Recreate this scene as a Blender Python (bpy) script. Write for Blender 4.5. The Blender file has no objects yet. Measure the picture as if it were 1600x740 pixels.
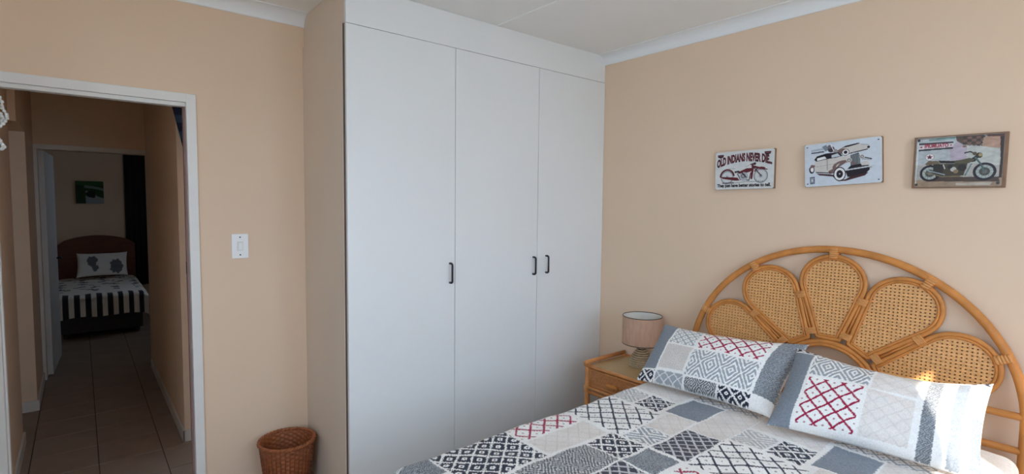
import bpy, math, random
import numpy as np
from mathutils import Vector, Matrix

random.seed(7); rng = np.random.default_rng(7)
scene = bpy.context.scene
COL = scene.collection
PI = math.pi

def lin(c):
    """sRGB 0-255 -> linear tuple"""
    out = []
    for v in c[:3]:
        v = v / 255.0
        out.append(v / 12.92 if v <= 0.04045 else ((v + 0.055) / 1.055) ** 2.4)
    return tuple(out)

# ------------------------------------------------------------------ camera
YAW, PITCH, ROLL, FPX = 0.6914, 0.0632, 0.0105, 816.1
hd = Vector((math.sin(YAW), math.cos(YAW), 0)); rt = Vector((math.cos(YAW), -math.sin(YAW), 0)); up = Vector((0, 0, 1))
fwd = hd * math.cos(PITCH) - up * math.sin(PITCH)
upv = up * math.cos(PITCH) + hd * math.sin(PITCH)
r2 = rt * math.cos(ROLL) + upv * math.sin(ROLL)
u2 = upv * math.cos(ROLL) - rt * math.sin(ROLL)
cam_data = bpy.data.cameras.new('camera')
cam = bpy.data.objects.new('camera', cam_data); COL.objects.link(cam)
mw = Matrix((r2, u2, -fwd)).transposed().to_4x4(); mw.translation = Vector((0, 0, 1.5))
cam.matrix_world = mw
cam_data.sensor_fit = 'HORIZONTAL'; cam_data.sensor_width = 36.0
cam_data.lens = FPX / 1600.0 * 36.0
cam_data.clip_start = 0.02; cam_data.clip_end = 200
scene.camera = cam

# ------------------------------------------------------------------ world, sun, exposure
world = bpy.data.worlds.new('sky'); scene.world = world; world.use_nodes = True
wn = world.node_tree.nodes; wl = world.node_tree.links
bg = wn['Background']
bg.inputs['Color'].default_value = (0.60, 0.775, 1.0, 1)
bg.inputs['Strength'].default_value = 4.0
SUN_DIR = Vector((1.0, 0.90, -0.77)).normalized()
sd = bpy.data.lights.new('sun', 'SUN'); sd.energy = 5.5; sd.angle = 0.01; sd.color = (1.0, 0.93, 0.82)
sun = bpy.data.objects.new('sun', sd); COL.objects.link(sun)
sun.rotation_mode = 'QUATERNION'; sun.rotation_quaternion = SUN_DIR.to_track_quat('-Z', 'Y'); sun.location = (-6, -8, 7)

def portal(name, loc, rot, sx, sy):
    d = bpy.data.lights.new(name, 'AREA'); d.shape = 'RECTANGLE'; d.size = sx; d.size_y = sy
    d.cycles.is_portal = True
    o = bpy.data.objects.new(name, d); COL.objects.link(o); o.location = loc; o.rotation_euler = rot
    return o
# light portals in the window openings (they guide sky sampling, they emit nothing)
portal('window_portal', (1.2925, -1.14, 1.555), (PI / 2, 0, PI), 1.615, 1.41)
portal('side_fill_portal', (-1.19, .10, 1.5), (0, -PI / 2, 0), 1.7, 1.7)  # sits in the added side opening that brings in fill light
portal('passage_window_portal', (-1.15, 4.185, 1.5), (PI / 2, 0, PI), 0.26, 0.4)
portal('far_window_portal', (1.59, 7.35, 1.5), (0, PI / 2, 0), 0.4, 0.4)

vs = scene.view_settings
vs.view_transform = 'Standard'; vs.look = 'None'; vs.gamma = 1.0; vs.use_curve_mapping = False
vs.exposure = 0.90
scene.cycles.max_bounces = 10; scene.cycles.diffuse_bounces = 7
scene.cycles.use_denoising = True
scene.cycles.sample_clamp_indirect = 6.0

# ------------------------------------------------------------------ materials
MATS = {}
def mat(name, col, rough=0.6, noise=None, bump=None, metal=0.0, spec=0.5, attr=None, sheen=0.0, coat=0.0, coord='Object'):
    """procedural principled material; noise=(scale, amount[, stretch xyz]); bump=(scale, strength, dist[, stretch])"""
    if name in MATS: return MATS[name]
    m = bpy.data.materials.new(name); m.use_nodes = True
    nt = m.node_tree; N = nt.nodes; L = nt.links; b = N['Principled BSDF']
    b.inputs['Roughness'].default_value = rough; b.inputs['Metallic'].default_value = metal
    b.inputs['Specular IOR Level'].default_value = spec
    b.inputs['Sheen Weight'].default_value = sheen; b.inputs['Coat Weight'].default_value = coat
    c = lin(col)
    tc = N.new('ShaderNodeTexCoord')
    def mapped(stretch):
        mp = N.new('ShaderNodeMapping'); mp.inputs['Scale'].default_value = stretch
        L.new(tc.outputs[coord], mp.inputs['Vector']); return mp.outputs['Vector']
    src = None
    if attr:
        a = N.new('ShaderNodeVertexColor'); a.layer_name = attr; src = a.outputs['Color']
    else:
        rgb = N.new('ShaderNodeRGB'); rgb.outputs[0].default_value = (*c, 1); src = rgb.outputs[0]
    if noise:
        n = N.new('ShaderNodeTexNoise'); n.inputs['Scale'].default_value = noise[0]; n.inputs['Detail'].default_value = 5
        L.new(mapped(noise[2] if len(noise) > 2 else (1, 1, 1)), n.inputs['Vector'])
        mr = N.new('ShaderNodeMapRange'); mr.inputs['From Min'].default_value = 0.3; mr.inputs['From Max'].default_value = 0.7
        mr.inputs['To Min'].default_value = 1 - noise[1]; mr.inputs['To Max'].default_value = 1 + noise[1]
        L.new(n.outputs['Fac'], mr.inputs['Value'])
        vm = N.new('ShaderNodeVectorMath'); vm.operation = 'SCALE'
        L.new(src, vm.inputs[0]); L.new(mr.outputs['Result'], vm.inputs['Scale']); src = vm.outputs[0]
    L.new(src, b.inputs['Base Color'])
    if bump:
        n = N.new('ShaderNodeTexNoise'); n.inputs['Scale'].default_value = bump[0]; n.inputs['Detail'].default_value = 4
        L.new(mapped(bump[3] if len(bump) > 3 else (1, 1, 1)), n.inputs['Vector'])
        bp = N.new('ShaderNodeBump'); bp.inputs['Strength'].default_value = bump[1]; bp.inputs['Distance'].default_value = bump[2]
        L.new(n.outputs['Fac'], bp.inputs['Height']); L.new(bp.outputs['Normal'], b.inputs['Normal'])
    MATS[name] = m
    return m

m_wall = mat('peach_paint', (229, 203, 176), 0.85, (1.3, 0.02), (60, 0.15, 0.002), spec=0.2)
m_ceil = mat('ceiling_white', (242, 242, 240), 0.9, (1.0, 0.02), spec=0.2)
m_cornice = mat('cornice_white', (236, 238, 238), 0.7, spec=0.3)
m_white = mat('wardrobe_white', (233, 236, 236), 0.38, (2.0, 0.012), (140, 0.05, 0.001), spec=0.35)
m_side = mat('wardrobe_side_board', (222, 206, 188), 0.6, (3, 0.02), spec=0.3)
m_gap_shade = mat('gap_shade', (104, 86, 76), 0.8)  # dark tone standing in for shade in the wardrobe gaps
m_frame = mat('frame_enamel', (226, 224, 218), 0.4, (6, 0.03))
m_rebate = mat('frame_rebate_brown', (150, 118, 112), 0.6, (8, 0.06))  # pinkish brown tone of the right rebate
m_handle = mat('gunmetal', (44, 52, 62), 0.35, (30, 0.08), metal=0.7)
m_plastic = mat('switch_plastic', (240, 240, 238), 0.35)
m_screw = mat('screw_dark', (70, 68, 66), 0.5, metal=0.6)
m_rattan = mat('rattan_pole', (200, 132, 68), 0.5, (14, 0.16, (1, 1, 1)), (90, 0.15, 0.002), spec=0.3)
m_bind = mat('rattan_binding', (212, 146, 82), 0.5, (60, 0.12, (1, 1, 4)), (180, 0.3, 0.002, (1, 1, 3)))
m_cane = mat('cane_webbing', (222, 166, 104), 0.5, (90, 0.16), (220, 0.3, 0.001))
m_cane_shade = mat('cane_shade_backing', (138, 88, 50), 0.8, (60, 0.15))  # brown that stands in for shade seen through the cane holes
m_nsrattan = mat('nightstand_rattan', (212, 142, 82), 0.4, (18, 0.18), (90, 0.15, 0.002))
m_nstop = mat('nightstand_top_weave', (184, 154, 110), 0.22, (160, 0.18, (1, 3, 1)), coat=0.4)
m_weave = mat('drawer_weave', (186, 124, 72), 0.55, (120, 0.25), (160, 0.5, 0.003))
m_shade = mat('lamp_shade_linen', (196, 158, 134), 0.85, (55, 0.10, (1, 1, 0.2)), (260, 0.25, 0.001))
m_shadein = mat('lamp_shade_lining', (225, 222, 214), 0.8, (8, 0.02))
m_rope = mat('lamp_coil', (184, 160, 130), 0.75, (60, 0.15), (160, 0.4, 0.003))
m_lampdark = mat('lamp_dark_metal', (46, 38, 34), 0.4, metal=0.6)
m_wick = mat('wicker_basket', (150, 84, 46), 0.55, (50, 0.25), (120, 0.3, 0.002))
m_wickd = mat('wicker_dark', (112, 58, 32), 0.55, (50, 0.2))
m_spread = mat('woven_patchwork', (255, 255, 255), 0.92, (240, 0.07), (420, 0.5, 0.0015), attr='Col', sheen=0.15, spec=0.15)
m_print = mat('printed_tin', (255, 255, 255), 0.4, (50, 0.05), attr='Col', spec=0.4)
m_board = mat('sign_board_wood', (138, 108, 86), 0.7, (25, 0.12))
m_red = mat('ink_red', (100, 20, 34), 0.5); m_ink = mat('ink_black', (34, 28, 34), 0.5)
m_matt = mat('mattress_ticking', (215, 214, 210), 0.9, (30, 0.03))
m_base = mat('bed_base_fabric', (70, 66, 66), 0.9, (60, 0.1))
m_tile = mat('floor_tile', (146, 128, 114), 0.45, (5, 0.10), (25, 0.08, 0.002))
m_grout = mat('tile_grout', (84, 74, 68), 0.9, (30, 0.1))
m_skirt = mat('skirting_white', (214, 208, 200), 0.5, (8, 0.03))
m_dark = mat('dark_curtain', (34, 31, 34), 0.9, (30, 0.1))
m_hw = mat('far_headboard_wood', (104, 52, 30), 0.5, (8, 0.2, (1, 1, 6)))
m_blue = mat('blue_cloth', (255, 255, 255), 0.9, attr='Col')
m_bead = mat('white_bead', (220, 224, 222), 0.4, (20, 0.05))
m_ground = mat('garden_ground', (150, 150, 142), 0.9, (0.6, 0.1))
m_door = mat('door_white', (212, 214, 212), 0.5, (5, 0.02))
m_curt = mat('sun_mask_curtain', (226, 220, 210), 0.9, (40, 0.05))
m_pass = mat('reddish_door_wood', (120, 62, 40), 0.5, (6, 0.2, (1, 1, 8)))

# ------------------------------------------------------------------ mesh helpers
class G:
    """collects primitives into one mesh"""
    def __init__(s): s.v = []; s.f = []; s.sm = []
    def add(s, V, F, smooth=False):
        o = len(s.v); s.v += [tuple(p) for p in V]
        s.f += [tuple(i + o for i in f) for f in F]; s.sm += [smooth] * len(F)
        return s
    def box(s, lo, hi, bev=0.0):
        (x0, y0, z0), (x1, y1, z1) = lo, hi
        if bev <= 0:
            V = [(x0, y0, z0), (x1, y0, z0), (x1, y1, z0), (x0, y1, z0), (x0, y0, z1), (x1, y0, z1), (x1, y1, z1), (x0, y1, z1)]
            F = [(0, 3, 2, 1), (4, 5, 6, 7), (0, 1, 5, 4), (1, 2, 6, 5), (2, 3, 7, 6), (3, 0, 4, 7)]
            return s.add(V, F)
        import bmesh
        bm = bmesh.new(); bmesh.ops.create_cube(bm, size=1)
        for v in bm.verts:
            v.co = Vector(((x0 + x1) / 2 + v.co.x * (x1 - x0), (y0 + y1) / 2 + v.co.y * (y1 - y0), (z0 + z1) / 2 + v.co.z * (z1 - z0)))
        bmesh.ops.bevel(bm, geom=bm.edges[:], offset=bev, segments=2, profile=0.6, affect='EDGES')
        bm.verts.index_update()
        V = [v.co[:] for v in bm.verts]; F = [[v.index for v in f.verts] for f in bm.faces]; bm.free()
        return s.add(V, F)
    def tube(s, pts, r, seg=10, closed=False, caps=True):
        P = [Vector(p) for p in pts]; n = len(P)
        R = r if isinstance(r, (list, tuple)) else [r] * n
        V = []; prev = None
        for i in range(n):
            if closed: t = P[(i + 1) % n] - P[i - 1]
            else: t = P[min(i + 1, n - 1)] - P[max(i - 1, 0)]
            t.normalize()
            if prev is None:
                a = Vector((0, 0, 1)) if abs(t.z) < 0.9 else Vector((1, 0, 0))
                nx = t.cross(a).normalized()
            else:
                nx = (prev - t * prev.dot(t)).normalized()
            prev = nx; ny = t.cross(nx)
            for k in range(seg):
                a = 2 * PI * k / seg
                V.append(P[i] + (nx * math.cos(a) + ny * math.sin(a)) * R[i])
        F = []
        for i in range(n if closed else n - 1):
            j = (i + 1) % n
            for k in range(seg):
                l = (k + 1) % seg
                F.append((i * seg + k, i * seg + l, j * seg + l, j * seg + k))
        if caps and not closed:
            F.append(tuple(range(seg - 1, -1, -1))); F.append(tuple((n - 1) * seg + k for k in range(seg)))
        return s.add(V, F, True)
    def lathe(s, prof, c=(0, 0, 0), seg=48, sx=1.0, sy=1.0):
        V = []; F = []; n = len(prof)
        for k in range(seg):
            a = 2 * PI * k / seg
            for r, z in prof: V.append((c[0] + r * math.cos(a) * sx, c[1] + r * math.sin(a) * sy, c[2] + z))
        for k in range(seg):
            l = (k + 1) % seg
            for i in range(n - 1): F.append((k * n + i, l * n + i, l * n + i + 1, k * n + i + 1))
        return s.add(V, F, True)
    def prism(s, poly, fn0, fn1, smooth=False):
        """poly 2D -> fn0/fn1 map 2D to 3D for the two caps"""
        n = len(poly); V = [fn0(p) for p in poly] + [fn1(p) for p in poly]
        F = [tuple(range(n - 1, -1, -1)), tuple(range(n, 2 * n))]
        s.add(V, F); o = len(s.v) - 2 * n
        for i in range(n):
            j = (i + 1) % n
            s.f.append((o + i, o + j, o + n + j, o + n + i)); s.sm.append(smooth)
        return s
    def sphere(s, c, r, u=10, v=6):
        prof = [(max(r * math.sin(PI * i / v), 1e-5), -r * math.cos(PI * i / v)) for i in range(v + 1)]
        return s.lathe(prof, c, u)
    def build(s, name, m, parent=None, col=None, fixn=True):
        me = bpy.data.meshes.new(name); me.from_pydata(s.v, [], s.f)
        me.polygons.foreach_set('use_smooth', s.sm)
        me.materials.append(m)
        if col is not None:
            a = me.color_attributes.new('Col', 'FLOAT_COLOR', 'POINT')
            arr = np.ones((len(s.v), 4), np.float32); arr[:, :3] = col
            a.data.foreach_set('color', arr.ravel())
        if fixn:
            import bmesh
            bm = bmesh.new(); bm.from_mesh(me); bmesh.ops.recalc_face_normals(bm, faces=bm.faces[:]); bm.to_mesh(me); bm.free()
        me.update()
        o = bpy.data.objects.new(name, me); COL.objects.link(o)
        if parent is not None: o.parent = parent
        return o

def grid_mesh(name, P, m, parent=None, col=None, smooth=True):
    """P: (nu,nv,3) array -> grid mesh, fast"""
    nu, nv = P.shape[:2]
    me = bpy.data.meshes.new(name)
    idx = np.arange(nu * nv).reshape(nu, nv)
    q = np.stack([idx[:-1, :-1], idx[1:, :-1], idx[1:, 1:], idx[:-1, 1:]], -1).reshape(-1, 4)
    me.vertices.add(nu * nv); me.vertices.foreach_set('co', P.astype(np.float32).ravel())
    me.loops.add(q.size); me.loops.foreach_set('vertex_index', q.astype(np.int32).ravel())
    me.polygons.add(len(q)); me.polygons.foreach_set('loop_start', np.arange(0, q.size, 4, dtype=np.int32))
    me.polygons.foreach_set('use_smooth', np.full(len(q), smooth))
    me.update(calc_edges=True); me.materials.append(m)
    if col is not None:
        a = me.color_attributes.new('Col', 'FLOAT_COLOR', 'POINT')
        arr = np.ones((nu * nv, 4), np.float32); arr[:, :3] = col.reshape(-1, 3)
        a.data.foreach_set('color', arr.ravel())
    o = bpy.data.objects.new(name, me); COL.objects.link(o)
    if parent is not None: o.parent = parent
    return o

def tag(o, label=None, cat=None, group=None, kind=None):
    if label: o['label'] = label
    if cat: o['category'] = cat
    if group: o['group'] = group
    if kind: o['kind'] = kind
    return o
def thing(name, label, cat, loc=(0, 0, 0), group=None):
    e = bpy.data.objects.new(name, None); COL.objects.link(e); e.location = loc; e.empty_display_size = 0.05
    return tag(e, label, cat, group)
def keep(o, parent):
    """parent o (built in world coordinates) under a translated empty"""
    o.parent = parent; o.matrix_parent_inverse = Matrix.Translation(parent.location).inverted(); return o
def struct(o, label): return tag(o, label, kind='structure')

# ------------------------------------------------------------------ dimensions
XR, YL, YW, XW = 2.7576, 2.942, 2.363, 0.9576
ZC = 2.495
YB, XL = -1.0, -1.05
TH = 0.13

# ------------------------------------------------------------------ bedroom shell
def sbox(name, lo, hi, m, label):
    return struct(G().box(lo, hi).build(name, m), label)
g = G()
g.box((XL - .15, YL, 0), (-.29, YL + TH, ZC)); g.box((.435, YL, 0), (XR + .15, YL + TH, ZC)); g.box((-.29, YL, 1.985), (.435, YL + TH, ZC))
struct(g.build('wall_left', m_wall), 'peach painted wall with the doorway and light switch')
sbox('wall_right', (XR, YB - .15, 0), (XR + .15, YL, ZC), m_wall, 'peach painted wall behind the rattan headboard')
g = G(); sy0, sy1, sz0, sz1 = -.75, .95, .65, 2.35
g.box((XL - .15, YB - .15, 0), (XL, sy0, ZC)); g.box((XL - .15, sy1, 0), (XL, YL, ZC)); g.box((XL - .15, sy0, 0), (XL, sy1, sz0)); g.box((XL - .15, sy0, sz1), (XL, sy1, ZC))
struct(g.build('wall_side', m_wall), 'peach wall out of view beside the open door')
g = G()
for y in (sy0, -.115, sy1 - .03): g.box((XL - .13, y, sz0), (XL - .1, y + .03, sz1))
for z in (sz0, sz1 - .015): g.box((XL - .13, sy0, z), (XL - .1, sy1, z + .015))
struct(g.build('window_fill', m_frame), 'added unseen window frame in the side wall for fill light')  # added opening, brings extra daylight onto the bed and right wall
g = G(); wx0, wx1, wz0, wz1 = .485, 2.10, .85, 2.26
g.box((XL, YB - .15, 0), (wx0, YB, ZC)); g.box((wx1, YB - .15, 0), (XR, YB, ZC)); g.box((wx0, YB - .15, 0), (wx1, YB, wz0)); g.box((wx0, YB - .15, wz1), (wx1, YB, ZC))
struct(g.build('wall_back', m_wall), 'peach wall behind the camera with the window opening')
g = G()
for x in (wx0 + .0, wx1 - .03, 1.28): g.box((x, YB - .13, wz0), (x + .03, YB - .1, wz1))
for z in (wz0, wz1 - .0): g.box((wx0, YB - .13, z - .0 if z == wz0 else z - .002), (wx1, YB - .1, z + .015))
struct(g.build('window_1', m_frame), 'white window frame behind the camera')
# added unseen curtain that cuts the sun beam down to the pillow patch
n = 160; xs = np.linspace(1.10, 1.45, n); P = np.zeros((n, 2, 3))
for i, x in enumerate(xs):
    P[i, :, 0] = x; P[i, :, 1] = YB + .06 + .025 * math.sin(i * 0.55); P[i, 0, 2] = .25; P[i, 1, 2] = 2.32
o = grid_mesh('sun_mask_curtain', P, m_curt); tag(o, 'added unseen pale curtain masking the sun at the window behind the camera', 'curtain')
sm = o.modifiers.new('thick', 'SOLIDIFY'); sm.thickness = .004

sbox('floor', (XL - .15, YB - .15, -.12), (XR + .15, YL + TH, 0), m_tile, 'tiled bedroom floor')
sbox('ceiling', (XL - .15, YB - .15, ZC), (XR + .15, YL + TH, ZC + .1), m_ceil, 'white ceiling of the bedroom')
# ceiling joint cover strip
struct(G().box((1.83, YB, ZC - .004), (1.858, YW, ZC)).build('trim_3', m_ceil), 'flat cover strip on a ceiling board joint')
# coved cornices
def cove(w=.075, h=.062, n=10):
    pr = [(0, -h)]
    pr.append((.006, -h))
    for i in range(n + 1):
        a = PI / 2 * i / n
        pr.append((.008 + (w - .012) * (1 - math.cos(a)), -h + .004 + (h - .008) * math.sin(a)))
    pr += [(w, -.004), (w, 0), (0, 0)]
    return pr
pr = cove()
g = G().prism(pr, lambda p: (XL, YL - p[0], ZC + p[1]), lambda p: (XW + .005, YL - p[0], ZC + p[1]))
struct(g.build('trim_1', m_cornice), 'white coved cornice above the door wall')
g = G().prism(pr, lambda p: (XR - p[0], YB, ZC + p[1]), lambda p: (XR - p[0], YW + .005, ZC + p[1]))
struct(g.build('trim_2', m_cornice), 'white coved cornice above the headboard wall')
# the garden ground outside the window
struct(G().box((-14, -16, -.4), (16, YB - .16, -.15)).build('ground', m_ground), 'bare garden ground outside the window')

struct(G().box((-5.2, -5.0, -.4), (-5.0, 14, 5.4)).build('sun_block_wall', m_cornice), 'added unseen wall keeping direct sun off the side openings')  # added out of view to block the sun

# ------------------------------------------------------------------ bedroom doorway (steel frame) + open leaf
fr = thing('door_1', None, None); struct(fr, 'white steel door frame around the dark passage opening')
xi0, xi1, zi = -.262, .405, 1.965
fw_ = .042
def jamb(x_in, sgn):
    g = G()
    g.box((min(x_in, x_in + sgn * fw_), YL - .014, 0), (max(x_in, x_in + sgn * fw_), YL + .03, zi + fw_), .003)
    return g
jamb(xi1, 1).build('jamb', m_frame, fr); jamb(xi0, -1).build('jamb', m_frame, fr)
G().box((xi0 - fw_ + .0005, YL - .0135, zi), (xi1 + fw_ - .0005, YL + .03, zi + fw_), .003).build('head', m_frame, fr)
G().box((xi0, YL + .004, zi - .018), (xi1, YL + .05, zi + .001), .002).build('head_stop', m_frame, fr)
G().box((xi1 - .008, YL + .028, 0), (xi1 + .032, YL + .062, zi + .018), .002).build('rebate', m_rebate, fr)
G().box((xi0 - .03, YL + .028, 0), (xi0 + .006, YL + .062, zi + .018), .002).build('rebate', m_frame, fr)
G().box((xi0 - .028, YL + .045, zi - .008), (xi1 + .03, YL + .0615, zi + .019), .002).build('head_lining', m_frame, fr)
G().box((xi1 - .0095, YL + .032, 1.14), (xi1 - .007, YL + .055, 1.20)).build('strike_plate', m_screw, fr)
lf = thing('door_2', None, None); struct(lf, 'white bedroom door standing open just out of view')
G().box((-.345, YL - .74, .01), (-.305, YL - .03, 1.96), .003).build('leaf', m_door, lf)
g = G().tube([(-.305, 2.30, 1.0), (-.255, 2.30, 1.0), (-.25, 2.32, 1.0), (-.25, 2.40, 1.0)], .008); g.build('door_handle', m_handle, lf)

# beaded strands hanging off a hook on the open leaf
bh = thing('bead_garland', 'white beaded garland looped from the door at the left edge', 'garland', (-.25, 2.6, 1.9))
g = G().tube([(-.306, 2.6, 1.93), (-.27, 2.6, 1.92), (-.24, 2.6, 1.905), (-.225, 2.6, 1.92)], .004); keep(g.build('hook', m_frame), bh)
def strand(pts, r):
    P = [Vector(p) for p in pts]; g = G(); L = 0
    dense = []
    for a, b in zip(P[:-1], P[1:]):
        k = max(2, int((b - a).length / (r * 1.7)))
        dense += [a.lerp(b, i / k) for i in range(k)]
    g.tube([p[:] for p in dense], r * .5, 6)
    for p in dense: g.sphere(p, r * random.uniform(.85, 1.1), 8, 5)
    return g
y_ = 2.6
for pts in ([(-.235, y_, 1.905), (-.212, y_, 1.872), (-.200, y_, 1.842), (-.200, y_, 1.815)],
            [(-.200, y_, 1.82), (-.190, y_, 1.80), (-.189, y_, 1.785), (-.200, y_, 1.765), (-.214, y_, 1.745), (-.24, y_, 1.74)],
            [(-.206, y_ + .006, 1.80), (-.199, y_ + .006, 1.783), (-.21, y_ + .006, 1.765), (-.23, y_, 1.75)],
            [(-.232, y_, 1.75), (-.214, y_, 1.715), (-.205, y_, 1.694), (-.2, y_, 1.683), (-.206, y_, 1.676), (-.225, y_, 1.68)]):
    keep(strand(pts, .0065).build('bead_strand', m_bead), bh)

# ------------------------------------------------------------------ passage beyond the door
def skirt(name, lo, hi, label): return struct(G().box(lo, hi, .003).build(name, m_skirt), label)
Y0 = YL + TH
HX0, HX1 = -.275, .462
def wallbox(name, boxes, label, m=m_wall):
    g = G()
    for lo, hi in boxes: g.box(lo, hi)
    return struct(g.build(name, m), label)
wallbox('wall_passage_left', [((HX0 - .155, Y0, 0), (HX0 - .035, 4.30, ZC)), ((HX0 - .12, 4.30, 1.96), (HX0, 4.94, ZC)), ((HX0 - .9, 4.94, 0), (HX0, 5.75, ZC))], 'left wall of the passage with a side opening')
wallbox('wall_passage_right', [((HX1, 3.74, 0), (HX1 + .5, 5.62, ZC)), ((1.1, Y0, 0), (1.2, 3.74, ZC))], 'right wall of the passage')
wallbox('wall_passage_end', [((-1.9, 5.75, 0), (-.252, 5.87, ZC)), ((.475, 5.62, 0), (1.6, 5.87, ZC)), ((-.252, 5.75, 1.905), (.475, 5.87, ZC))], 'wall at the end of the passage around the far doorway')
g = G(); px = -1.8
g.box((px - .1, 4.18, 0), (px, 5.06, ZC)); g.box((px, 4.94, 0), (HX0 - .9, 5.06, ZC))
g.box((px, 4.18, 0), (-1.28, 4.30, ZC)); g.box((-1.02, 4.18, 0), (HX0 - .14, 4.30, ZC)); g.box((-1.28, 4.18, 0), (-1.02, 4.30, 1.30)); g.box((-1.28, 4.18, 1.70), (-1.02, 4.30, ZC))
struct(g.build('wall_side_passage', m_wall), 'walls of the side passage off the corridor')
sbox('ceiling_passage', (-1.95, Y0, ZC), (1.6, 9.2, ZC + .1), m_ceil, 'ceiling of the passage and far bedroom')
fl = struct(G().box((-1.95, Y0, -.12), (1.6, 9.2, -.006)).build('floor_passage', m_grout), 'tiled floor of the passage and far bedroom')
# floor tiles, one object each, sharing one mesh
TP = .302
tile_me = None; x_first = .040
for ix in range(-4, 4):
    for iy in range(0, 20):
        x0 = x_first + ix * TP; y0 = Y0 + .03 + iy * TP
        if x0 + TP < -1.3 or x0 > 1.0: continue
        if y0 < 5.7 and (x0 + TP < -.62 or x0 > .52): continue
        if tile_me is None:
            o = G().box((.002, .002, -.006), (TP - .003, TP - .003, 0), .0015).build('tile', m_tile); tile_me = o.data
        else:
            o = bpy.data.objects.new('tile', tile_me); COL.objects.link(o)
        o.parent = fl; o.location = (x0, y0, random.uniform(-.0006, .0004))
skirt('baseboard_left', (HX0 - .035, Y0, 0), (HX0 - .023, 4.30, .075), 'white skirting on the near left passage wall')
skirt('baseboard_jamb', (HX0 - .35, 4.928, 0), (HX0 + .012, 4.94, .075), 'white skirting across the side opening jamb')
skirt('baseboard_far_left', (HX0, 4.94, 0), (HX0 + .012, 5.70, .075), 'white skirting on the far left passage wall')
skirt('baseboard_right', (HX1 - .012, 3.728, 0), (HX1, 5.60, .075), 'white skirting along the right passage wall')
skirt('baseboard_right_end', (HX1 - .012, 3.728, 0), (HX1 + .4, 3.74, .075), 'white skirting at the near end of the right wall')
skirt('baseboard_end', (HX1 - .012, 5.608, 0), (.49, 5.62, .075), 'white skirting beside the far doorway')
# far door frame and open leaf
ff = thing('door_3', None, None); struct(ff, 'white frame of the far bedroom doorway')
G().box((-.292, 5.73, 0), (-.252, 5.78, 1.945), .003).build('jamb', m_frame, ff)
G().box((.475, 5.60, 0), (.49, 5.78, 1.945), .003).build('jamb', m_frame, ff)
G().box((-.2915, 5.7305, 1.905), (.4895, 5.7795, 1.945), .003).build('head', m_frame, ff)
fd = thing('door_4', None, None); struct(fd, 'white far bedroom door standing open inwards')
g = G().prism([(-.252, 5.86), (-.216, 5.862), (-.176, 6.56), (-.212, 6.562)], lambda p: (p[0], p[1], .01), lambda p: (p[0], p[1], 1.9)); g.build('leaf', m_door, fd)
G().tube([(-.19, 6.48, .95), (-.145, 6.475, .95), (-.145, 6.40, .95)], .008).build('door_handle', m_handle, fd)

# cloth hanging at the head of the side recess
nu, nv = 24, 40; P = np.zeros((nu, nv, 3)); Cc = np.zeros((nu, nv, 3))
for i in range(nu):
    for j in range(nv):
        u = i / (nu - 1); v = j / (nv - 1)
        wid = .30 * (1 - .55 * v)
        P[i, j] = (.425 + .02 * v + .05 * v * (1 - u) + u * wid, 3.66 + .012 * math.sin(u * 16), 2.10 - v * .34 * (1 - .2 * u))
        band = (int(v * 7) + int(u * 5)) % 2
        Cc[i, j] = lin((26, 40, 66)) if band else lin((52, 76, 104))
o = grid_mesh('hanging_cloth', P, m_blue, None, Cc); tag(o, 'blue checked cloth hanging high inside the dark passage', 'cloth')
o.modifiers.new('thick', 'SOLIDIFY').thickness = .004
wd = thing('door_5', None, None); struct(wd, 'reddish wooden door in the recess of the passage')
G().box((1.06, Y0 + .05, .01), (1.1, 3.70, 2.0), .003).build('leaf', m_pass, wd)

# ------------------------------------------------------------------ far bedroom
g = G()
g.box((-1.8, 9.08, 0), (1.6, 9.2, ZC)); g.box((-1.8, 5.87, 0), (-1.7, 9.08, ZC))
g.box((1.5, 5.87, 0), (1.6, 7.15, ZC)); g.box((1.5, 7.55, 0), (1.6, 9.08, ZC)); g.box((1.5, 7.15, 0), (1.6, 7.55, 1.30)); g.box((1.5, 7.15, 1.70), (1.6, 7.55, ZC))
struct(g.build('wall_far_bedroom', m_wall), 'peach walls of the far bedroom')
fb = thing('single_bed', 'dark single bed base seen through the far doorway', 'bed', (.15, 8.0, 0))
keep(G().box((-.20, 7.24, .06), (.52, 8.96, .30), .01).build('base', m_base), fb)
keep(G().box((-.21, 7.22, .30), (.53, 8.96, .44), .03).build('mattress', m_matt), fb)
for x in (-.15, .47):
    for y in (7.32, 8.9): keep(G().lathe([(.001, 0), (.025, 0), (.03, .06), (.001, .06)], (x, y, 0), 12).build('leg', m_base), fb)
hb = [(-.24, .3), (.58, .3), (.58, .86)]
for i in range(13):
    t = i / 12; x = .58 - .82 * t; hb.append((x, .90 + .12 * math.sin(PI * t) ** .6))
hb.append((-.24, .86))
o = G().prism(hb, lambda p: (p[0], 8.97, p[1]), lambda p: (p[0], 9.02, p[1])).build('far_headboard', m_hw)
tag(o, 'dark brown wooden headboard with a gently arched top in far bedroom', 'headboard')
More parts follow.
